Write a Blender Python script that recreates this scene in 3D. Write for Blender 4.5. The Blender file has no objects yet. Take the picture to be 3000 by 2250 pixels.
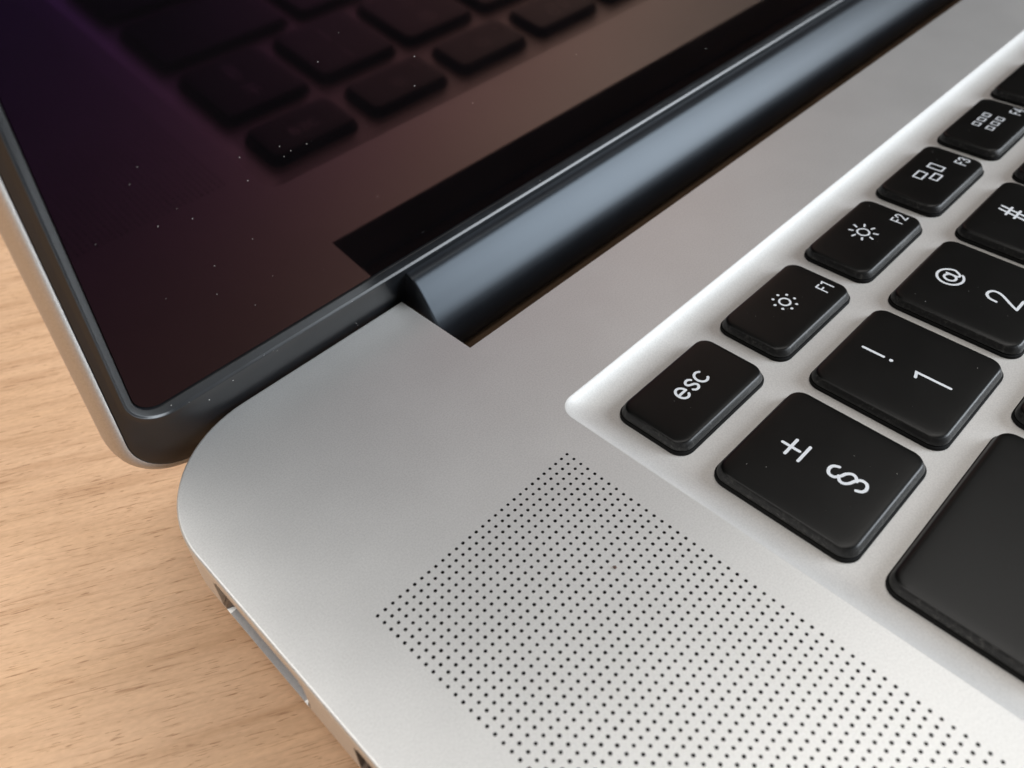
import bpy, bmesh, math, random
from mathutils import Vector, Matrix
from mathutils.geometry import tessellate_polygon

S = 0.001                      # every dimension below is in millimetres
scene = bpy.context.scene
COL = scene.collection
rnd = random.Random(7)

# ------------------------------------------------------------------ camera
cam_d = bpy.data.cameras.new("camera")
cam = bpy.data.objects.new("camera", cam_d)
COL.objects.link(cam)
R = ((0.71202, -0.69931, -0.06319), (-0.48537, -0.42516, -0.76398), (0.50739, 0.57464, -0.64214))
m = Matrix(((R[0][0], -R[1][0], -R[2][0], -11.46406 * S),
            (R[0][1], -R[1][1], -R[2][1], -78.04202 * S),
            (R[0][2], -R[1][2], -R[2][2], 76.35047 * S),
            (0, 0, 0, 1)))
cam.matrix_world = m
cam_d.sensor_fit = 'HORIZONTAL'
cam_d.sensor_width = 36.0
cam_d.lens = 2621.786 / 3000 * 36
cam_d.shift_x = (1500 - 1456.66) / 3000
cam_d.shift_y = (870.29 - 1125) / 3000
cam_d.clip_start = 0.005
cam_d.clip_end = 50
cam_d.dof.use_dof = True
cam_d.dof.focus_distance = 104 * S
cam_d.dof.aperture_fstop = 34
scene.camera = cam

# ------------------------------------------------------------------ light: a dim room, pale ceiling, window in front on the right
world = bpy.data.worlds.new("World")
scene.world = world
world.use_nodes = True
bg = world.node_tree.nodes["Background"]
bg.inputs[0].default_value = (1.0, 0.95, 0.90, 1)
bg.inputs[1].default_value = 0.06


def area_light(name, loc, target, sx, sy, power, colour):
    d = bpy.data.lights.new(name, 'AREA')
    d.shape = 'RECTANGLE'
    d.size, d.size_y = sx, sy
    d.energy = power
    d.color = colour
    o = bpy.data.objects.new(name, d)
    COL.objects.link(o)
    o.location = loc
    o.rotation_euler = (Vector(target) - Vector(loc)).to_track_quat('-Z', 'Y').to_euler()
    return o


area_light("ceiling_light", (0.0, 0.95, 2.0), (0.0, 0.95, 0), 3.4, 2.8, 66, (1.0, 0.965, 0.92))
area_light("window_light", (1.24, -1.33, 0.60), (0.06, -0.03, 0.45), 0.98, 1.5, 46, (0.86, 0.93, 1.0))

vs = scene.view_settings
vs.view_transform = 'Standard'
vs.look = 'None'
vs.exposure = 0.18
vs.gamma = 1.0
scene.cycles.use_denoising = True
scene.cycles.max_bounces = 10


# ------------------------------------------------------------------ materials
def new_mat(name):
    mt = bpy.data.materials.new(name)
    mt.use_nodes = True
    nt = mt.node_tree
    return mt, nt, nt.nodes["Principled BSDF"]


def N(nt, typ, **kw):
    n = nt.nodes.new(typ)
    for k, v in kw.items():
        setattr(n, k, v)
    return n


def noise(nt, vec, scale, detail=3, rough=0.55):
    n = N(nt, 'ShaderNodeTexNoise')
    n.inputs['Scale'].default_value = scale
    n.inputs['Detail'].default_value = detail
    n.inputs['Roughness'].default_value = rough
    if vec is not None:
        nt.links.new(vec, n.inputs['Vector'])
    return n


def ramp(nt, fac, stops):
    r = N(nt, 'ShaderNodeValToRGB')
    e = r.color_ramp.elements
    while len(e) < len(stops):
        e.new(0.5)
    for el, (p, c) in zip(e, stops):
        el.position = p
        el.color = c if len(c) == 4 else (*c, 1)
    nt.links.new(fac, r.inputs['Fac'])
    return r


def mixc(nt, blend, fac, a, b):
    n = N(nt, 'ShaderNodeMix', data_type='RGBA', blend_type=blend)
    for sock, v in ((n.inputs[0], fac), (n.inputs[6], a), (n.inputs[7], b)):
        if hasattr(v, 'is_output'):
            nt.links.new(v, sock)
        elif isinstance(v, (int, float)):
            sock.default_value = v
        else:
            sock.default_value = (*v, 1)
    return n.outputs[2]


def bump(nt, bsdf, h, strength, dist):
    b = N(nt, 'ShaderNodeBump')
    b.inputs['Strength'].default_value = strength
    b.inputs['Distance'].default_value = dist
    nt.links.new(h, b.inputs['Height'])
    nt.links.new(b.outputs[0], bsdf.inputs['Normal'])


def aluminium(name, base=(0.90, 0.90, 0.885), rough=0.42, metal=0.56):
    mt, nt, p = new_mat(name)
    tc = N(nt, 'ShaderNodeTexCoord').outputs['Object']
    fine = noise(nt, tc, 5200, 2)
    cloud = noise(nt, tc, 90, 4)
    c = ramp(nt, cloud.outputs[0], [(0.3, tuple(x * 0.955 for x in base)), (0.7, base)])
    g = ramp(nt, fine.outputs[0], [(0.32, (0.88, 0.88, 0.88)), (0.66, (1, 1, 1))])
    nt.links.new(mixc(nt, 'MULTIPLY', 1.0, c.outputs[0], g.outputs[0]), p.inputs['Base Color'])
    p.inputs['Metallic'].default_value = metal
    p.inputs['Roughness'].default_value = rough
    bump(nt, p, fine.outputs[0], 0.22, 0.00004)
    rr = N(nt, 'ShaderNodeMapRange')
    rr.inputs[3].default_value = rough - 0.05
    rr.inputs[4].default_value = rough + 0.05
    nt.links.new(noise(nt, tc, 45, 5, 0.6).outputs[0], rr.inputs[0])
    nt.links.new(rr.outputs[0], p.inputs['Roughness'])
    return mt


ALU = aluminium("blasted_aluminium")
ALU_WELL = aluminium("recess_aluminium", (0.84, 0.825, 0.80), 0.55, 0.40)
PORT = aluminium("port_metal", (0.33, 0.32, 0.32), 0.5, 0.9)
ALU_LID = aluminium("lid_aluminium", (0.60, 0.58, 0.56), 0.48, 0.85)


def black_plastic(name, base, rough, spec=0.5, grain=0.15, vary=0.06):
    mt, nt, p = new_mat(name)
    tc = N(nt, 'ShaderNodeTexCoord').outputs['Object']
    fine = noise(nt, tc, 4000, 2)
    sm = noise(nt, tc, 160, 3)
    c = ramp(nt, sm.outputs[0], [(0.3, tuple(x * 0.8 for x in base)), (0.7, tuple(x * 1.2 for x in base))])
    nt.links.new(c.outputs[0], p.inputs['Base Color'])
    rr = N(nt, 'ShaderNodeMapRange')
    rr.inputs[3].default_value = rough - vary
    rr.inputs[4].default_value = rough + vary
    nt.links.new(sm.outputs[0], rr.inputs[0])
    nt.links.new(rr.outputs[0], p.inputs['Roughness'])
    p.inputs['Specular IOR Level'].default_value = spec
    if grain:
        bump(nt, p, fine.outputs[0], grain, 0.00003)
    return mt


KEY_TOP = black_plastic("key_plastic", (0.0030, 0.0032, 0.0030), 0.33, 0.36, 0.15, 0.03)
GASKET = black_plastic("rubber_gasket", (0.010, 0.011, 0.013), 0.30, 0.6)
BARREL = black_plastic("hinge_plastic", (0.012, 0.013, 0.016), 0.36, 0.5, 0.08, 0.015)
BARREL.node_tree.nodes["Principled BSDF"].inputs["Specular Tint"].default_value = (0.78, 0.89, 1.0, 1)  # bluish window daylight painted into the highlight tint
VENT = black_plastic("vent_warm_reflection", (0.14, 0.085, 0.05), 0.5, 0.4, 0.1)  # brown colour stands for the warm reflection on a dark vent
HOLE = black_plastic("hole_dark", (0.005, 0.005, 0.005), 0.7, 0.2, 0)
RUBBER = black_plastic("foot_rubber", (0.02, 0.02, 0.02), 0.7, 0.3, 0)

# dusty key flanks: grey grime flecks on black plastic
KEY_SIDE, nt, p = new_mat("dusty_key_side")
tc = N(nt, 'ShaderNodeTexCoord').outputs['Object']
gi = N(nt, 'ShaderNodeObjectInfo')
ad = N(nt, 'ShaderNodeVectorMath', operation='ADD')
nt.links.new(tc, ad.inputs[0])
nt.links.new(gi.outputs['Random'], ad.inputs[1])
n1 = noise(nt, ad.outputs[0], 2600, 4, 0.65)
n2 = noise(nt, ad.outputs[0], 380, 3)
f1 = ramp(nt, n1.outputs[0], [(0.50, (0, 0, 0)), (0.72, (1, 1, 1))])
f2 = ramp(nt, n2.outputs[0], [(0.42, (0.10, 0.10, 0.10)), (0.62, (1, 1, 1))])
fac = mixc(nt, 'MULTIPLY', 1.0, f1.outputs[0], f2.outputs[0])
nt.links.new(mixc(nt, 'MIX', fac, (0.012, 0.012, 0.012), (0.10, 0.097, 0.09)), p.inputs['Base Color'])
p.inputs['Roughness'].default_value = 0.45
bump(nt, p, n1.outputs[0], 0.5, 0.00006)

LEGEND, nt, p = new_mat("legend_white")
tc = N(nt, 'ShaderNodeTexCoord').outputs['Object']
c = ramp(nt, noise(nt, tc, 900, 2).outputs[0], [(0.3, (0.86, 0.89, 0.94)), (0.7, (0.92, 0.95, 0.98))])
nt.links.new(c.outputs[0], p.inputs['Base Color'])
p.inputs['Roughness'].default_value = 0.5

# screen glass: black panel, coated front with a purple cast
GLASS, nt, p = new_mat("screen_glass")
tc = N(nt, 'ShaderNodeTexCoord').outputs['Object']
sm = noise(nt, tc, 60, 3)
c = ramp(nt, sm.outputs[0], [(0.3, (0.0022, 0.0020, 0.0024)), (0.7, (0.0030, 0.0026, 0.0030))])
nt.links.new(c.outputs[0], p.inputs['Base Color'])
rr = N(nt, 'ShaderNodeMapRange')
rr.inputs[3].default_value = 0.04
rr.inputs[4].default_value = 0.07
nt.links.new(sm.outputs[0], rr.inputs[0])
nt.links.new(rr.outputs[0], p.inputs['Roughness'])
p.inputs["IOR"].default_value = 1.98
p.inputs['Thin Film Thickness'].default_value = 95      # anti-reflective coating: purple cast, weaker when seen square on
p.inputs['Thin Film IOR'].default_value = 1.48
p.inputs['Specular Tint'].default_value = (1.0, 0.95, 0.95, 1)

DUST, nt, p = new_mat("dust_fleck")
tc = N(nt, 'ShaderNodeTexCoord').outputs['Object']
c = ramp(nt, noise(nt, tc, 700, 2).outputs[0], [(0.3, (0.55, 0.52, 0.48)), (0.7, (0.85, 0.84, 0.82))])
nt.links.new(c.outputs[0], p.inputs['Base Color'])
p.inputs['Roughness'].default_value = 0.8

CRUMB, nt, p = new_mat("brown_crumb")
tc = N(nt, 'ShaderNodeTexCoord').outputs['Object']
c = ramp(nt, noise(nt, tc, 3000, 2).outputs[0], [(0.3, (0.07, 0.04, 0.03)), (0.7, (0.17, 0.10, 0.075))])
nt.links.new(c.outputs[0], p.inputs['Base Color'])
p.inputs['Roughness'].default_value = 0.8

# pale beech veneer
WOOD, nt, p = new_mat("beech_veneer")
tc = N(nt, 'ShaderNodeTexCoord').outputs['Object']
mp = N(nt, 'ShaderNodeMapping')
mp.inputs['Rotation'].default_value = (0, 0, math.radians(29))
nt.links.new(tc, mp.inputs['Vector'])


def stretched(sx, sy, scale, detail=3, rough=0.55, dist=0.0):
    q = N(nt, 'ShaderNodeMapping')
    q.inputs['Scale'].default_value = (sx, sy, 1)
    nt.links.new(mp.outputs[0], q.inputs['Vector'])
    n = noise(nt, q.outputs[0], scale, detail, rough)
    n.inputs['Distortion'].default_value = dist
    return n.outputs[0]


bands = stretched(1, 5.0, 20, 3, 0.5, 0.4)        # broad tone bands
streak = stretched(1, 16, 30, 5, 0.62, 0.5)       # growth streaks, about 2 mm wide
lines = stretched(1, 18, 150, 4, 0.65, 0.9)        # wavy dark grain lines
pores = stretched(1, 10, 430, 2, 0.5, 0.3)        # short vessel dashes
flakes = stretched(1, 2.6, 900, 2, 0.5)           # fine mottling
base = ramp(nt, bands, [(0.25, (0.66, 0.418, 0.246)), (0.5, (0.74, 0.482, 0.300)), (0.75, (0.795, 0.532, 0.344))])
st = ramp(nt, streak, [(0.30, (0.82, 0.77, 0.72)), (0.48, (0.97, 0.965, 0.96)), (0.66, (1.05, 1.05, 1.04))])
li = ramp(nt, lines, [(0.34, (0.66, 0.58, 0.50)), (0.40, (0.92, 0.90, 0.88)), (0.46, (1, 1, 1))])
po = ramp(nt, pores, [(0.30, (0.62, 0.54, 0.47)), (0.36, (1, 1, 1))])
fl = ramp(nt, flakes, [(0.35, (0.94, 0.93, 0.92)), (0.65, (1.03, 1.03, 1.03))])
spots = noise(nt, tc, 260, 1)
sp = ramp(nt, spots.outputs[0], [(0.205, (0.45, 0.36, 0.30)), (0.225, (1, 1, 1))])
c = mixc(nt, 'MULTIPLY', 1.0, base.outputs[0], st.outputs[0])
c = mixc(nt, 'MULTIPLY', 0.8, c, li.outputs[0])
c = mixc(nt, 'MULTIPLY', 0.9, c, po.outputs[0])
c = mixc(nt, 'MULTIPLY', 1.0, c, fl.outputs[0])
c = mixc(nt, 'MULTIPLY', 1.0, c, sp.outputs[0])
nt.links.new(c, p.inputs['Base Color'])
p.inputs['Roughness'].default_value = 0.5
p.inputs['Specular IOR Level'].default_value = 0.35
bump(nt, p, mixc(nt, 'MULTIPLY', 1.0, po.outputs[0], li.outputs[0]), 0.25, 0.00008)


# ------------------------------------------------------------------ mesh helpers
def link(name, me, parent=None, loc=(0, 0, 0)):
    o = bpy.data.objects.new(name, me)
    COL.objects.link(o)
    if parent is not None:
        o.parent = parent
    o.location = [v * S for v in loc]
    return o


def mesh(name, bm, mats, smooth=None, weld=1e-5, flat_z=None):
    if weld:
        bmesh.ops.remove_doubles(bm, verts=bm.verts, dist=weld)
    bmesh.ops.recalc_face_normals(bm, faces=bm.faces)
    for v in bm.verts:
        v.co *= S
    me = bpy.data.meshes.new(name)
    bm.to_mesh(me)
    bm.free()
    for mt in (mats if isinstance(mats, (list, tuple)) else [mats]):
        me.materials.append(mt)
    if smooth is not None:
        me.polygons.foreach_set('use_smooth', [True] * len(me.polygons))
        me.set_sharp_from_angle(angle=math.radians(smooth))
        if flat_z is not None:       # keep the flat top face perfectly flat up to its bevel
            top_faces = {p_.index for p_ in me.polygons if abs(p_.center.z / S - flat_z) < 1e-4}
            at = me.attributes.get('sharp_edge') or me.attributes.new('sharp_edge', 'BOOLEAN', 'EDGE')
            use = {}
            for p_ in me.polygons:
                for ek in p_.edge_keys:
                    use.setdefault(ek, []).append(p_.index in top_faces)
            for e_ in me.edges:
                u = use.get(e_.key, [])
                if any(u) and not all(u):
                    at.data[e_.index].value = True
    return me


def rrect(x0, y0, x1, y1, r, n=8):
    """counter-clockwise rounded rectangle, 4*(n+1) points, starting at the low-x end of the bottom edge"""
    pts = []
    for cx, cy, a0 in ((x0 + r, y0 + r, 180), (x1 - r, y0 + r, 270), (x1 - r, y1 - r, 0), (x0 + r, y1 - r, 90)):
        for k in range(n + 1):
            a = math.radians(a0 + 90 * k / n)
            pts.append((cx + r * math.cos(a), cy + r * math.sin(a)))
    return pts


def loft(bm, rings, closed=True, mat=0, cap_first=False, cap_last=False):
    vr = [[bm.verts.new(p) for p in ring] for ring in rings]
    n = len(rings[0])
    for a, b in zip(vr[:-1], vr[1:]):
        for k in range(n if closed else n - 1):
            j = (k + 1) % n
            f = bm.faces.new((a[k], a[j], b[j], b[k]))
            f.material_index = mat
    for flag, ring in ((cap_first, vr[0]), (cap_last, vr[-1])):
        if flag:
            f = bm.faces.new(ring)
            f.material_index = mat
    return vr


def fill(bm, loops, z, mat=0):
    vecs = [[Vector((x, y, 0)) for x, y in lp] for lp in loops]
    flat = [v for lp in vecs for v in lp]
    vs_ = [bm.verts.new((v.x, v.y, z)) for v in flat]
    for t in tessellate_polygon(vecs):
        try:
            f = bm.faces.new([vs_[i] for i in t])
            f.material_index = mat
        except ValueError:
            pass


# ------------------------------------------------------------------ main dimensions (mm); deck surface is z = 0, left edge x = 0
W, DEP = 363.2, 252.0
YB = -0.6                     # rear edge of the base
ZT = -13.5                    # table surface
NX0, NX1, NY = 39.72, W - 39.72, -14.2      # hinge notch
KX0, KX1, KY0, KY1 = 39.55, W - 39.55, -146.0, -28.95   # keyboard recess
GX, GY, GN, GM = 35.23, -34.51, 30, 112     # grille: first hole, columns, rows
PX, PY = 0.914, 0.9893
ZF = -1.5                     # floor of the keyboard recess

laptop = bpy.data.objects.new("laptop", None)
COL.objects.link(laptop)
laptop.empty_display_size = 0.05
BASE = (W / 2, -DEP / 2, ZT)
laptop.location = [v * S for v in BASE]
laptop['label'] = "open silver aluminium laptop with black keys and a dark glossy screen on the wooden table"
laptop['category'] = "laptop"
NEG = tuple(-v for v in BASE)


def part(name, me, parent=None, loc=None):
    if parent is None:
        return link(name, me, laptop, NEG if loc is None else tuple(a + b for a, b in zip(loc, NEG)))
    return link(name, me, parent, loc or (0, 0, 0))


# ------------------------------------------------------------------ table
bm = bmesh.new()
o1 = rrect(-700, -420, 900, 480, 6, 4)
loft(bm, [[(x, y, 0) for x, y in o1],
          [(x + (2 if x > 0 else -2), y + (2 if y > 0 else -2), -2) for x, y in o1],
          [(x + (2 if x > 0 else -2), y + (2 if y > 0 else -2), -26) for x, y in o1]], cap_first=True, cap_last=True)
table = link("wooden_table", mesh("wooden_table", bm, WOOD), None, (0, 0, ZT))
table['label'] = "pale beech wood table with fine slanting grain under the laptop"
table['category'] = "table"

# ------------------------------------------------------------------ base: top case with the notch, recess and grille cut out
def outline(ins):
    """open path round the base from the notch's left end, along the left side, the front, the right side, back to the notch"""
    x0, x1, y0, y1 = ins, W - ins, -DEP + ins, YB - ins
    r = max(15.0 - ins, 2.0)
    pts = [(NX0, y1), (30, y1), (22, y1)]
    def arc(cx, cy, a0, n=20):
        for k in range(n + 1):
            a = math.radians(a0 + 90 * k / n)
            pts.append((cx + r * math.cos(a), cy + r * math.sin(a)))
    arc(x0 + r, y1 - r, 90)
    for y in LEFT_Y:
        pts.append((x0, y))
    arc(x0 + r, y0 + r, 180)
    arc(x1 - r, y0 + r, 270)
    arc(x1 - r, y1 - r, 0)
    pts += [(W - 22, y1), (W - 30, y1), (NX1, y1)]
    return pts


PORTS = [(-18.2, -33.9, -1.5, -6.4, 1.3), (-41.6, -50.2, -1.9, -6.2, 1.7), (-55.0, -63.6, -1.9, -6.2, 1.7), (-69, -82.5, -1.6, -6.6, 2.5)]
LEFT_Y = []
for a, b, _, _, _ in PORTS:
    LEFT_Y += [a + 0.04, a, a - 0.5, a - 1.2, (a + b) / 2, b + 1.2, b + 0.5, b, b - 0.04]
PROFILE = [(0.30, 0.0), (0.20, -0.02), (0.08, -0.10), (0.02, -0.22), (0.0, -0.40), (0, -1.45), (0, -1.5), (0, -1.9), (0, -1.94), (0, -4),
           (0, -6.1), (0, -6.2), (0, -6.4), (0.02, -6.5), (0.10, -7.2), (0.45, -8.4), (1.2, -9.8), (2.4, -11.0), (4.2, -11.9), (6.5, -12.3), (8.0, -12.4)]
bm = bmesh.new()
rings = []
for ins, z in PROFILE:
    ring = []
    for x, y in outline(ins):
        dx = 0.0
        if x < 1.0:
            for a, b, zt, zb, dep in PORTS:
                if b - 1e-4 <= y <= a + 1e-4 and zb - 1e-4 <= z <= zt + 1e-4:
                    e = min(a - y, y - b)
                    h = (zt - zb) / 2
                    # rounded ends of the opening
                    if abs(z - (zt + zb) / 2) <= h * (0.55 + 0.45 * min(1, e / 1.2)) + 1e-4:
                        dx = dep
        ring.append((x + dx, y, z))
    rings.append(ring)
loft(bm, rings, closed=False)
for f in bm.faces:
    c_ = f.calc_center_median()
    if c_.x > 0.4 and c_.x < 4.2 and -1.2 > c_.z > -6.62 and any(b - 0.1 < c_.y < a + 0.1 for a, b, *_ in PORTS):
        f.material_index = 1
top = outline(0.30)
gx0, gx1 = GX - (GN - 0.5) * PX, GX + 0.5 * PX
gy0, gy1 = GY - (GM - 0.5) * PY, GY + 0.5 * PY
well_edge = rrect(KX0, KY0, KX1, KY1, 2.3, 8)
tp = rrect(W / 2 - 53, -238, W / 2 + 53, -160, 4, 6)
deck_loop = top + [(NX1, NY), (NX0, NY)]
fill(bm, [deck_loop, well_edge, [(gx0, gy0), (gx1, gy0), (gx1, gy1), (gx0, gy1)], tp], 0.0)
bot = outline(8.0)
fill(bm, [bot + [(NX1, NY + 3), (NX0, NY + 3)]], -12.4)
# walls of the notch
for (xa, ya), (xb, yb) in (((NX0, YB - 0.3), (NX0, NY)), ((NX0, NY), (NX1, NY)), ((NX1, NY), (NX1, YB - 0.3))):
    bm.faces.new([bm.verts.new(q) for q in ((xa, ya, 0), (xb, yb, 0), (xb, yb, -12.0), (xa, ya, -12.0))])
# trackpad pocket walls
loft(bm, [[(x, y, 0) for x, y in tp], [(x, y, -0.5) for x, y in tp]])
top_case = part("top_case", mesh("top_case", bm, [ALU, PORT], 32, 1e-5, 0.0))
bm = bmesh.new()
tp2 = rrect(W / 2 - 52.7, -237.7, W / 2 + 52.7, -160.3, 3.8, 6)
loft(bm, [[(x, y, -0.12) for x, y in tp2], [(x, y, -0.5) for x, y in tp2]], cap_first=True)
part("trackpad", mesh("trackpad", bm, ALU_LID))

# speaker grille: perforated field of the deck, every hole cut through
bm = bmesh.new()
K = 12
for i in range(GN):
    for j in range(GM):
        cx, cy = GX - i * PX, GY - j * PY
        hr = 0.185 * (1 + 0.10 * (rnd.random() - 0.5))
        ox, oy = (rnd.random() - 0.5) * 0.03, (rnd.random() - 0.5) * 0.03
        inner, outer, low, mid = [], [], [], []
        for k in range(K):
            a = math.radians(45 + 360 * k / K)
            ca, sa = math.cos(a), math.sin(a)
            inner.append(bm.verts.new((cx + ox + hr * ca, cy + oy + hr * sa, 0)))
            mid.append(bm.verts.new((cx + ox + hr * ca, cy + oy + hr * sa, -0.035)))
            low.append(bm.verts.new((cx + ox + hr * 0.95 * ca, cy + oy + hr * 0.95 * sa, -0.55)))
            t = 1 / max(abs(ca), abs(sa))
            outer.append(bm.verts.new((cx + PX / 2 * ca * t, cy + PY / 2 * sa * t, 0)))
        for k in range(K):
            l = (k + 1) % K
            bm.faces.new((outer[k], outer[l], inner[l], inner[k]))
            bm.faces.new((inner[k], inner[l], mid[l], mid[k]))
            f = bm.faces.new((mid[k], mid[l], low[l], low[k]))
            f.material_index = 1
        f = bm.faces.new(low)
        f.material_index = 1
part("speaker_grille", mesh("speaker_grille", bm, [ALU, HOLE], None, 0), top_case)

# keyboard recess
bm = bmesh.new()
WELLP = [(0, 0.0, 2.3), (0.06, -0.02, 2.28), (0.22, -0.13, 2.25), (0.60, -0.42, 2.2), (1.1, -0.76, 2.1), (1.7, -1.06, 2.0), (2.4, -1.30, 1.9), (3.1, -1.44, 1.8), (3.8, ZF, 1.6)]
loft(bm, [[(x, y, z) for x, y in rrect(KX0 + i, KY0 + i, KX1 - i, KY1 - i, r, 8)] for i, z, r in WELLP], cap_last=True)
keyboard_well = part("keyboard_recess", mesh("keyboard_recess", bm, ALU_WELL, 50), top_case)

# connectors in the left side
bm = bmesh.new()
for k in range(5):
    y = -26.05 + (k - 2) * 1.9
    loft(bm, [[(1.3 - q * 0.35, y + 0.5 * math.cos(a), -4 + 0.5 * math.sin(a)) for a in [math.tau * u / 10 for u in range(10)]] for q in (0, 1)], cap_last=True)
part("power_contacts", mesh("power_contacts", bm, ALU_LID, 40), top_case)
for a, b, zt, zb, dep in PORTS[1:]:
    bm = bmesh.new()
    ym, zm, hw = (a + b) / 2, (zt + zb) / 2, (a - b) / 2 - 1.3
    r1 = rrect(ym - hw, zm - 0.55, ym + hw, zm + 0.55, 0.3, 3)
    loft(bm, [[(dep, u, v) for u, v in r1], [(0.6, u, v) for u, v in r1]], cap_last=True)
    part("port_tongue", mesh("port_tongue", bm, HOLE, 40), top_case)

# rubber feet
bm = bmesh.new()
circ = [math.tau * u / 24 for u in range(24)]
loft(bm, [[(7.5 * math.cos(a), 7.5 * math.sin(a), 1.2) for a in circ], [(7 * math.cos(a), 7 * math.sin(a), 0.3) for a in circ],
          [(6 * math.cos(a), 6 * math.sin(a), 0) for a in circ]], cap_last=True, cap_first=True)
fm = mesh("rubber_foot", bm, RUBBER, 50)
for x, y in ((28, -24), (W - 28, -24), (28, -DEP + 26), (W - 28, -DEP + 26)):
    part("rubber_foot", fm, None, (x, y, ZT))

# ------------------------------------------------------------------ keys
CAPP = [(0.10, -1.00), (0.01, -0.96), (0.0, -0.88), (0.14, -0.52), (0.28, -0.19), (0.36, -0.06), (0.48, 0.015), (0.66, 0.055), (1.0, 0.078), (1.6, 0.092), (2.4, 0.098), (3.0, 0.10)]
KEYMESH = {}


def key_mesh(w, h):
    if (w, h) in KEYMESH:
        return KEYMESH[(w, h)]
    bm = bmesh.new()
    def ring(i, z, r0=1.75):
        return [(x, y, z) for x, y in rrect(-w / 2 + i, -h / 2 + i, w / 2 - i, h / 2 - i, max(r0 - i * 0.55, 0.7), 7)]
    # lower skirt
    loft(bm, [ring(-0.17, ZF - 0.3), ring(-0.17, -1.16), ring(-0.11, -1.10), ring(0.5, -1.09), ring(0.5, -1.0)], mat=2)
    vr = loft(bm, [ring(i, z) for i, z in [(0.5, -1.0)] + CAPP], mat=0)
    bm.faces.new(vr[-1])
    for f in bm.faces:
        f.normal_update()
        zc = f.calc_center_median().z
        if -1.0 < zc < -0.05:
            f.material_index = 1
    KEYMESH[(w, h)] = mesh("key", bm, [KEY_TOP, KEY_SIDE, HOLE], 75)
    return KEYMESH[(w, h)]


# stroke lettering -------------------------------------------------
def smooth_path(pts, closed=False, n=6):
    out = []
    m_ = len(pts)
    rng = range(m_) if closed else range(m_ - 1)
    g = lambda i: Vector(pts[i % m_]) if closed else Vector(pts[min(max(i, 0), m_ - 1)])
    for i in rng:
        p0, p1, p2, p3 = g(i - 1), g(i), g(i + 1), g(i + 2)
        for k in range(n):
            t = k / n
            out.append(tuple(0.5 * ((2 * p1) + (p2 - p0) * t + (2 * p0 - 5 * p1 + 4 * p2 - p3) * t * t + (3 * p1 - p0 - 3 * p2 + p3) * t ** 3)))
    if not closed:
        out.append(tuple(pts[-1]))
    return out


def arc(cx, cy, rx, ry, a0, a1, n=20):
    return [(cx + rx * math.cos(math.radians(a0 + (a1 - a0) * k / n)), cy + ry * math.sin(math.radians(a0 + (a1 - a0) * k / n))) for k in range(n + 1)]


def dot(cx, cy, r):
    return ('dot', cx, cy, r)


def legend_mesh(strokes, w):
    """strokes: list of (points, closed) or dots; flat rounded ribbons of white print 0.012 mm thick"""
    bm = bmesh.new()
    z = 0.112
    for s in strokes:
        z += 0.004
        if s[0] == 'dot':
            bm.faces.new([bm.verts.new((s[1] + s[3] * math.cos(a), s[2] + s[3] * math.sin(a), z)) for a in [math.tau * k / 14 for k in range(14)]])
            continue
        pts, closed = s[0], s[1]
        hw = (s[2] if len(s) > 2 else w) / 2
        P = [Vector(p) for p in pts]
        Q = [P[0]]
        for p_ in P[1:]:
            if (p_ - Q[-1]).length > 1e-4:
                Q.append(p_)
        P = Q
        n = len(P)
        L, Rr = [], []
        for i in range(n):
            a = P[(i - 1) % n] if (closed or i > 0) else None
            b = P[(i + 1) % n] if (closed or i < n - 1) else None
            d1 = (P[i] - a).normalized() if a is not None else None
            d2 = (b - P[i]).normalized() if b is not None else None
            d = ((d1 or d2) + (d2 or d1)).normalized()
            k = 1.0
            if d1 is not None and d2 is not None:
                k = 1 / max(0.5, math.sqrt(max(0.0, (1 + d1.dot(d2)) / 2)))
            nrm = Vector((-d.y, d.x)) * hw * k
            L.append(P[i] + nrm)
            Rr.append(P[i] - nrm)
        if not closed:
            d0 = (P[1] - P[0]).normalized()
            d1 = (P[-1] - P[-2]).normalized()
            def capp(c, d):
                a0 = math.atan2(d.y, d.x)
                return [(c.x + hw * math.cos(a0 + math.pi / 2 - math.pi * k / 8), c.y + hw * math.sin(a0 + math.pi / 2 - math.pi * k / 8)) for k in range(9)]
            bm.faces.new([bm.verts.new((*q, z)) for q in capp(P[-1], d1)])
            bm.faces.new([bm.verts.new((*q, z)) for q in capp(P[0], -d0)])
        vl = [bm.verts.new((v.x, v.y, z)) for v in L]
        vr = [bm.verts.new((v.x, v.y, z)) for v in Rr]
        for i in range(n if closed else n - 1):
            j = (i + 1) % n
            bm.faces.new((vr[i], vr[j], vl[j], vl[i]))
    for f in bm.faces:
        f.normal_update()
        if f.normal.z < 0:
            f.normal_flip()
    for v in bm.verts:
        v.co *= S
    me = bpy.data.meshes.new("legend")
    bm.to_mesh(me)
    bm.free()
    me.materials.append(LEGEND)
    return me


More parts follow.
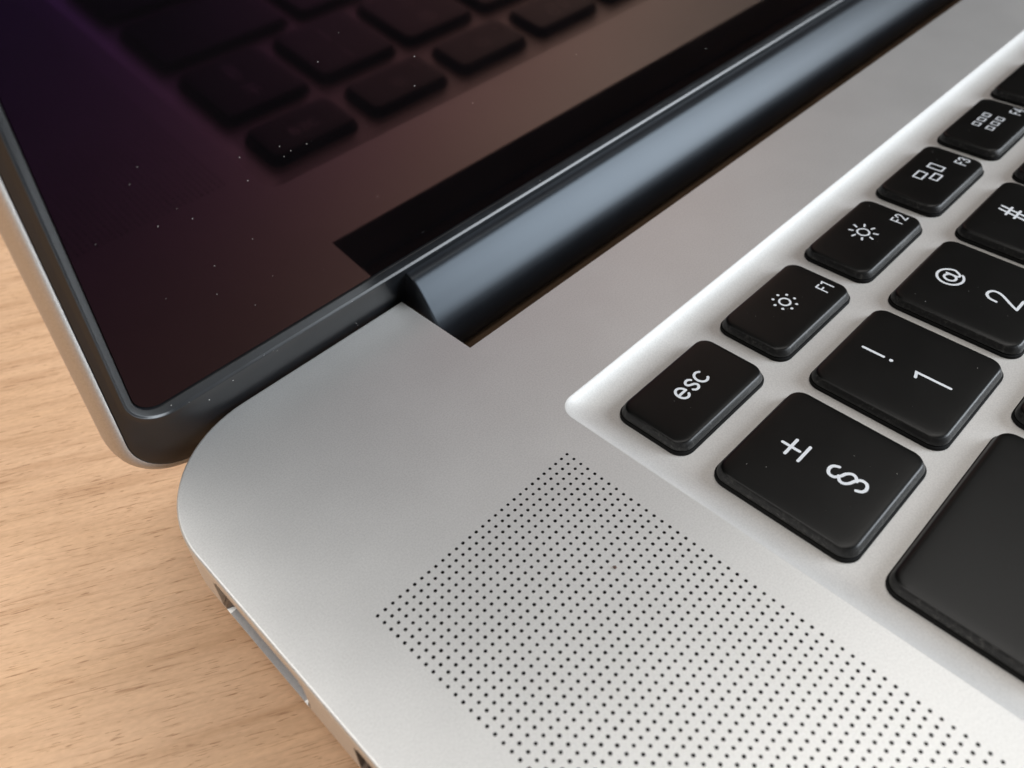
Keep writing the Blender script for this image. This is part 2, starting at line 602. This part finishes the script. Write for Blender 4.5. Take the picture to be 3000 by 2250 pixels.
A = arc
SP = smooth_path
GLY = {   # unit square glyphs: x 0..w, y 0..1
    'A': [[(0, 0), (.4, 1), (.8, 0)], [(.15, .35), (.65, .35)]], 'B': [[(0, 0), (0, 1), (.4, 1)] + A(.4, .76, .24, .24, 90, -90, 8) + [(0, .52)], [(.4, .52)] + A(.42, .26, .27, .26, 90, -90, 8) + [(0, 0)]],
    'C': [A(.45, .5, .45, .5, 45, 315)], 'D': [[(0, 0), (0, 1), (.3, 1)] + A(.3, .5, .45, .5, 90, -90, 14) + [(0, 0)]], 'E': [[(.6, 1), (0, 1), (0, 0), (.6, 0)], [(0, .52), (.5, .52)]],
    'F': [[(.58, 1), (0, 1), (0, 0)], [(0, .52), (.48, .52)]], 'G': [A(.45, .5, .45, .5, 45, 360) + [(.5, .5)]], 'H': [[(0, 0), (0, 1)], [(.7, 0), (.7, 1)], [(0, .5), (.7, .5)]], 'I': [[(.1, 0), (.1, 1)]],
    'J': [[(.5, 1), (.5, .25)] + A(.25, .25, .25, .25, 0, -160, 8)], 'K': [[(0, 0), (0, 1)], [(.6, 1), (0, .45)], [(.2, .6), (.65, 0)]], 'L': [[(0, 1), (0, 0), (.55, 0)]], 'M': [[(0, 0), (0, 1), (.45, .25), (.9, 1), (.9, 0)]],
    'N': [[(0, 0), (0, 1), (.7, 0), (.7, 1)]], 'O': [A(.48, .5, .48, .5, 0, 360)], 'P': [[(0, 0), (0, 1), (.35, 1)] + A(.35, .73, .27, .27, 90, -90, 8) + [(0, .46)]], 'Q': [A(.48, .5, .48, .5, 0, 360), [(.6, .25), (.95, -.05)]],
    'R': [[(0, 0), (0, 1), (.35, 1)] + A(.35, .73, .27, .27, 90, -90, 8) + [(0, .46)], [(.35, .46), (.65, 0)]], 'S': [SP([(.6, .8), (.32, 1), (.04, .76), (.3, .53), (.62, .27), (.32, 0), (0, .2)])], 'T': [[(0, 1), (.7, 1)], [(.35, 1), (.35, 0)]],
    'U': [[(0, 1), (0, .33)] + A(.35, .33, .35, .33, 180, 360, 10) + [(.7, 1)]], 'V': [[(0, 1), (.38, 0), (.76, 1)]], 'W': [[(0, 1), (.26, 0), (.5, .8), (.74, 0), (1, 1)]], 'X': [[(0, 0), (.68, 1)], [(0, 1), (.68, 0)]], 'Y': [[(0, 1), (.36, .45), (.72, 1)], [(.36, .45), (.36, 0)]],
    'Z': [[(0, 1), (.65, 1), (0, 0), (.65, 0)]],
    '1': [[(0.02, .92), (.36, 1), (.36, 0)]], '2': [SP([(0, .70), (.12, .93), (.33, 1), (.55, .92), (.62, .72), (.48, .48), (.24, .24), (.02, .02)]) + [(.65, 0)]],
    '3': [SP([(0, .80), (.14, .96), (.34, 1), (.56, .92), (.58, .68), (.42, .54), (.24, .52)]), SP([(.24, .52), (.46, .50), (.62, .34), (.58, .1), (.32, 0), (.1, .05), (0, .22)])],
    '4': [[(.5, 0), (.5, 1), (0, .3), (.68, .3)]], '5': [[(.58, 1), (.12, 1), (.06, .55)] + SP([(.06, .55), (.3, .64), (.56, .52), (.6, .25), (.38, .02), (.12, .03), (0, .2)])], '6': [A(.31, .31, .31, .31, 0, 360), SP([(.0, .31), (.05, .6), (.2, .88), (.45, 1)])],
    '7': [[(0, 1), (.6, 1), (.2, 0)]], '8': [A(.31, .75, .26, .25, 0, 360), A(.31, .26, .31, .26, 0, 360)], '9': [A(.31, .69, .31, .31, 0, 360), SP([(.62, .69), (.57, .4), (.42, .12), (.17, 0)])], '0': [A(.31, .5, .31, .5, 0, 360)],
}
GW = {'A': .8, 'B': .69, 'C': .77, 'D': .75, 'E': .6, 'F': .58, 'G': .9, 'H': .7, 'I': .2, 'J': .5, 'K': .65, 'L': .55, 'M': .9, 'N': .7, 'O': .96, 'P': .62, 'Q': .96, 'R': .65, 'S': .62, 'T': .7, 'U': .7, 'V': .76, 'W': 1, 'X': .68, 'Y': .72, 'Z': .65}


def text(s, x, y, h, gap=0.28, wscale=1.0):
    out = []
    for ch in s:
        for pl in GLY[ch]:
            out.append(([(x + a * h * wscale, y + b * h) for a, b in pl], False))
        x += (GW.get(ch, .64) * wscale + gap) * h
    return out


def rect(x0, y0, x1, y1):
    return ([(x0, y0), (x1, y0), (x1, y1), (x0, y1)], True)


def fn_label(s):
    return [(q[0], q[1], 0.225) for q in text(s, 5.22, -2.56, 1.62, 0.24, 0.72)]


def sun(cx, cy, r, rays):
    out = [(arc(cx, cy, r, r, 0, 360 - 15, 23), True, 0.27)]
    for k in range(8):
        a = math.radians(22.5 + 45 * k)
        if rays:
            out.append(([(cx + q * math.cos(a), cy + q * math.sin(a)) for q in (1.40, 1.88)], False, 0.29))
        else:
            out.append(dot(cx + 1.47 * math.cos(a), cy + 1.47 * math.sin(a), 0.20))
    return out


sec_half = SP([(.74, -1.62), (.46, -1.10), (-.12, -.93), (-.72, -1.22), (-.80, -1.82), (-.30, -2.28), (.36, -2.58), (.76, -3.05), (.66, -3.52), (.20, -3.86)])
LEG = {
    'esc': ([(arc(-1.60, .44, .70, .84, 2, 318, 26), False), ([(-2.26, .46), (-.90, .46)], False),
             (SP([(.78, .98), (.56, 1.22), (.22, 1.28), (-.16, 1.08), (-.18, .74), (.18, .50), (.60, .28), (.72, -.08), (.40, -.40), (.0, -.38), (-.28, -.12)]), False),
             (arc(2.02, .44, .74, .84, 48, 312, 20), False)], 0.33),
    'section': ([([(-.18, 4.55), (-.18, 2.51)], False), ([(-1.40, 3.53), (1.06, 3.53)], False), ([(-1.40, 1.95), (1.05, 1.95)], False),
                 (sec_half, False), ([(-.16 - a, -6.0 - b) for a, b in sec_half], False)], 0.36),
    '1': ([([(-.12, 5.55), (-.12, 2.98)], False), dot(-.12, 2.03, .24), ([(-.86, -1.28), (-.02, -1.02), (-.02, -5.0)], False)], 0.36),
    '2': ([(arc(.0, 3.82, 1.62, 1.62, 318, 22, 40)[::1], False, 0.33),
           (arc(-.12, 3.78, .66, .74, 0, 345, 22), True, 0.33), ([(.56, 4.55), (.54, 3.35)] + SP([(.54, 3.35), (.66, 3.02), (1.0, 3.02), (1.36, 3.4), (1.60, 3.85)]), False, 0.31),
           (arc(.0, 3.82, 1.62, 1.62, 22, 0, 6), False, 0.33),
           (SP([(-1.12, -2.45), (-1.0, -1.62), (-.5, -1.08), (.14, -1.02), (.66, -1.35), (.78, -1.95), (.46, -2.72), (-.3, -3.75), (-1.08, -4.9)]), False), ([(-1.1, -4.95), (1.0, -4.95)], False)], 0.36),
    '3': ([([(-.14, 5.5), (-.80, 1.9)], False), ([(.77, 5.5), (.11, 1.9)], False), ([(-1.02, 4.28), (1.2, 4.28)], False), ([(-1.22, 3.06), (1.0, 3.06)], False)]
          + [(q[0], q[1]) for q in text('3', -1.05, -5.0, 4.0)], 0.36),
    'F1': (sun(.14, .47, .70, False) + fn_label('F1'), .27), 'F2': (sun(.14, .47, .80, True) + fn_label('F2'), .27),
    'F3': ([rect(1.52, -.60, 2.78, 1.58), rect(-2.32, .64, -.30, 1.92), rect(-1.32, -1.26, .50, -.18)] + fn_label('F3'), .27),
    'F4': ([rect(x, y, x + 1.02, y + 1.02) for y in (-1.20, .96) for x in (-2.02, -.17, 1.68)] + fn_label('F4'), .215),
}
NAMES = {'esc': "escape key lettered esc", 'section': "key printed with plus-minus and section signs", '1': "number key printed ! and 1", '2': "number key printed @ and 2",
         '3': "number key printed # and 3", 'F1': "half-height F1 key with a dotted sun symbol", 'F2': "half-height F2 key with a rayed sun symbol",
         'F3': "half-height F3 key with three outlined windows", 'F4': "half-height F4 key with a grid of six squares"}


def add_key(cx, cy, w, h, code):
    k = part("key", key_mesh(round(w, 2), round(h, 2)), None, (cx, cy, 0))
    if code in LEG:
        st_, lw = LEG[code]
        part("legend", legend_mesh(st_, lw), k)
    elif code and all(ch in GLY for ch in code):
        if code[0] == 'F' and len(code) > 1:
            part("legend", legend_mesh(fn_label(code), .27), k)
        elif code.isdigit():
            part("legend", legend_mesh(text(code, -1.2, -5, 4.0), .36), k)
        else:
            part("legend", legend_mesh(text(code, -GW.get(code, .6) * 1.9, -1.4, 3.8), .4), k)
    if code in NAMES:
        k['label'] = NAMES[code]
    return k


X0, X1 = 44.05, W - 44.05
KW, KH, PITCH, ROWP = 16.6, 16.3, 19.08, 19.45
YR = -55.15
for k, code in enumerate(['esc', 'F1', 'F2', 'F3', 'F4', 'F5', 'F6', 'F7', 'F8', 'F9', 'F10', 'F11', 'F12', '']):
    add_key(52.42 + k * 19.87 + 0.015 * k, -38.75, 16.75 if k else 16.65, 9.55, code)
for k, code in enumerate(['section', '1', '2', '3', '4', '5', '6', '7', '8', '9', '0', '', '']):
    add_key(52.38 + k * PITCH, YR, KW, KH, code)


def bar(x0, x1, row, code='', h=KH, dy=0):
    add_key((x0 + x1) / 2, YR - row * ROWP + dy, x1 - x0, h, code)


bar(52.38 + 12.5 * PITCH + 1.8, X1, 0)
bar(X0, X0 + 26.0, 1)
for k, code in enumerate(list("QWERTYUIOP") + ['', '']):
    bar(X0 + 28.5 + k * PITCH, X0 + 28.5 + k * PITCH + KW, 1, code)
bar(X0 + 28.5 + 12 * PITCH, X1, 1)
bar(X0, X0 + 30.8, 2)
for k, code in enumerate(list("ASDFGHJKL") + ['', '', '']):
    bar(X0 + 33.3 + k * PITCH, X0 + 33.3 + k * PITCH + KW, 2, code)
bar(X0 + 33.3 + 12 * PITCH, X1, 2)
bar(X0, X0 + 21.3, 3)
for k, code in enumerate([''] + list("ZXCVBNM") + ['', '', '']):
    bar(X0 + 23.8 + k * PITCH, X0 + 23.8 + k * PITCH + KW, 3, code)
bar(X0 + 23.8 + 11 * PITCH, X1, 3)
xx = X0
for w in (15.55, 15.55, 15.55, 19.8):
    bar(xx, xx + w, 4)
    xx += w + 3.53
bar(xx, xx + 91.8, 4)
xx += 95.3
for w in (19.8, 15.55):
    bar(xx, xx + w, 4)
    xx += w + 3.53
bar(xx, xx + 15.55, 4, '', 6.8, -4.2)
bar(xx + 19.08, xx + 34.6, 4, '', 6.8, -4.2)
bar(xx + 19.08, xx + 34.6, 4, '', 6.8, 4.2)
bar(xx + 38.2, X1, 4, '', 6.8, -4.2)

# ------------------------------------------------------------------ lid: leans 5.2 degrees towards the keyboard
PHI = math.radians(95.18)
LH = 243.0


def lidpt(x, v, n):
    return (x, 0.07 + v * math.cos(PHI) - n * math.sin(PHI), v * math.sin(PHI) + n * math.cos(PHI))


def lid_ring(L, B, r, n, top_in=None):
    t = LH - (L if top_in is None else top_in)
    return [lidpt(x, v, n) for x, v in rrect(L, B, W - L, t, r, 14)]


bm = bmesh.new()
SH = [(1.55, -4.55, 8.0, -0.45), (1.45, -4.65, 8.1, -0.10), (1.20, -4.9, 8.3, -0.02), (0.85, -5.2, 8.6, -0.10), (0.45, -5.6, 9.0, -0.50), (0.18, -5.9, 9.3, -1.1), (0.05, -6.0, 9.4, -1.9), (0.05, -6.0, 9.4, -3.0), (0.35, -5.7, 9.2, -3.9),
      (1.2, -4.9, 8.6, -4.5), (3.0, -3.2, 7.6, -4.85), (8, 2, 6, -5.0)]
loft(bm, [lid_ring(*s) for s in SH], cap_last=True)
lid = part("lid", mesh("lid", bm, ALU_LID, 40))
bm = bmesh.new()
GK = [(1.55, -4.55, 8.0, -0.45), (1.58, -4.50, 7.95, -0.06), (1.75, -4.3, 7.8, 0.02), (2.05, -1.0, 7.2, 0.10), (2.35, 3.2, 6.2, 0.30), (2.6, 4.45, 5.3, 0.48), (2.68, 4.70, 5.1, 0.545), (2.74, 4.80, 4.95, 0.555),
      (2.80, 4.88, 4.85, 0.53), (2.95, 5.06, 4.55, 0.37), (3.02, 5.14, 4.45, 0.325), (3.1, 5.25, 4.3, 0.30), (3.5, 6.0, 3.4, 0.22), (3.66, 6.22, 3.2, 0.20), (3.72, 6.3, 3.1, -0.05), (3.73, 6.32, 3.1, -0.35)]
loft(bm, [lid_ring(*s) for s in GK])
part("rubber_gasket", mesh("rubber_gasket", bm, GASKET, 60), lid)
bm = bmesh.new()
loft(bm, [lid_ring(3.80, 6.42, 3.0, -0.35), lid_ring(3.80, 6.42, 3.0, -0.06), lid_ring(3.86, 6.48, 2.95, 0.0)], cap_last=True)
part("screen_glass", mesh("screen_glass", bm, GLASS, 30), lid)

# vent ledge in the notch, its brown painted in for a warm reflection
bm = bmesh.new()
loft(bm, [[(NX0 + 0.05, y, z), (NX1 - 0.05, y, z)] for y, z in ((NY + 0.02, -8.4), (-10.5, -8.25), (-5.0, -8.25), (-0.7, -9.5), (-0.7, -12.0))], closed=False)
part("vent_ledge", mesh("vent_ledge", bm, VENT, 40), top_case)

# hinge cover
bm = bmesh.new()
prof = [(1.6, 3.3), (0.6, 3.85), (-0.4, 3.95), (-1.35, 3.82), (-2.2, 3.45), (-2.95, 2.65), (-3.65, 1.75), (-4.3, 0.8), (-4.9, -0.2), (-5.5, -1.2), (-6.05, -2.25), (-6.5, -3.4), (-6.7, -4.8), (-6.6, -6.4), (-6.0, -8.0), (-4.8, -9.3), (-3.0, -10.2), (0, -10.6)]
prof = smooth_path(prof, False, 4)
cx_, cz_ = 1.5, -3.0
rings = []
for x, k in ((41.05, 0.965), (41.09, 0.985), (41.17, 0.996), (41.3, 1.0), (41.5, 1.0), (W - 41.5, 1.0), (W - 41.3, 1.0), (W - 41.17, 0.996), (W - 41.09, 0.985), (W - 41.05, 0.965)):
    rings.append([(x, cx_ + (a - cx_) * k, cz_ + (b - cz_) * k) for a, b in prof] + [(x, 1.6, -10.6 + 0.0)])
loft(bm, rings, closed=True, cap_first=True, cap_last=True)
part("hinge_cover", mesh("hinge_cover", bm, BARREL, 50), lid)


# ------------------------------------------------------------------ dust and crumbs
bm = bmesh.new()


def fleck(c, u, v, n, size, elong=1.0):
    a = rnd.random() * math.tau
    k = rnd.randint(5, 7)
    e1 = Vector(u) * math.cos(a) + Vector(v) * math.sin(a)
    e2 = Vector(u) * -math.sin(a) + Vector(v) * math.cos(a)
    lo, hi = [], []
    for i in range(k):
        t = math.tau * i / k
        rr_ = size * (0.6 + 0.6 * rnd.random())
        q = Vector(c) + e1 * rr_ * elong * math.cos(t) + e2 * rr_ * math.sin(t)
        lo.append(bm.verts.new(q))
        hi.append(bm.verts.new(q + Vector(n) * size * 0.5))
    bm.faces.new(hi)
    for i in range(k):
        j = (i + 1) % k
        bm.faces.new((lo[i], lo[j], hi[j], hi[i]))


U, V, NN = (1, 0, 0), (0, math.cos(PHI), math.sin(PHI)), (0, -math.sin(PHI), math.cos(PHI))
for x, v in ((22.3, 31.4), (26.9, 30.5), (28.1, 29.4), (27.2, 29.1), (30.1, 29.3), (33.0, 37.8), (45.5, 33.6), (45.2, 30.0), (22.6, 28.4)):
    fleck(lidpt(x, v, 0.01), U, V, NN, rnd.uniform(0.03, 0.055), rnd.uniform(1, 2.2))
for x, v in ((12.4, 28.2), (14.7, 29.1), (15.9, 27.2), (6.4, 29.5), (54.2, 23.9), (73.5, 23.1), (16.7, 20.4), (10.8, 19.6), (16.1, 16.7), (22.9, 15.0), (20.0, 12.4), (106.3, 11.6), (21.6, 21.2), (38.4, 17.9), (44.9, 8.6)):
    fleck(lidpt(x, v, 0.01), U, V, NN, rnd.uniform(0.018, 0.034), rnd.uniform(1.2, 3.5))
for _ in range(12):
    fleck(lidpt(rnd.uniform(5, 120), rnd.uniform(7, 60), 0.005), U, V, NN, rnd.uniform(0.012, 0.026), rnd.uniform(1, 2.5))
for x, v, n in ((66.7, 5.9, 0.45), (14.8, 4.0, 0.44), (7.3, 5.9, 0.46), (11.5, 3.2, 0.35)):
    fleck(lidpt(x, v, n), U, V, NN, 0.07)
for _ in range(40):
    fleck(lidpt(rnd.uniform(8, 150), rnd.uniform(4.5, 5.2), 0.57), U, V, NN, rnd.uniform(0.015, 0.035), 1.5)
for x, v, e_ in ((32.6, 0.7, 6), (32.8, 0.2, 5), (21.0, 4.4, 5), (58, 5.1, 4)):
    fleck(lidpt(x, v, 0.30 if v < 3 else 0.5), U, V, NN, 0.022, e_)
for x, y in ((22.3, -12.0), (22.2, -12.6)):
    fleck((x, y, 0.004), (1, 0, 0), (0, 1, 0), (0, 0, 1), 0.045, 2)
KP = [(98.6, -35.8), (118.2, -35.9), (118.4, -41.2), (84.5, -49.6), (83.9, -51.2), (76.6, -60.9), (56.3, -61.5), (47.0, -49.5)]
for x, y in KP:
    fleck((x, y, 0.105), (1, 0, 0), (0, 1, 0), (0, 0, 1), 0.034, 1.5)
for _ in range(30):
    k = rnd.randint(0, 9)
    if k < 5:
        x, y = 52.42 + k * 19.885 + rnd.uniform(-6, 6), -38.75 + rnd.uniform(-3, 3)
    else:
        x, y = 52.38 + (k - 5) * PITCH + rnd.uniform(-6, 6), YR + rnd.uniform(-6, 6)
    fleck((x, y, 0.103), (1, 0, 0), (0, 1, 0), (0, 0, 1), rnd.uniform(0.012, 0.025), rnd.uniform(1, 3))
dust = link("dust", mesh("dust", bm, DUST, None, 0), None)
dust['kind'] = 'stuff'
dust['label'] = "scattered pale dust flecks on the laptop's screen, keys and deck"
dust['category'] = "dust"

bm = bmesh.new()
bmesh.ops.create_icosphere(bm, subdivisions=2, radius=0.19)
for v in bm.verts:
    v.co *= 0.8 + 0.4 * rnd.random()
    v.co.z *= 0.6
crumb = link("crumb", mesh("crumb", bm, CRUMB, 60), None, (27.9, -47.35, 0.05))
crumb['label'] = "tiny brown crumb lying among the speaker grille's holes"
crumb['category'] = "crumb"
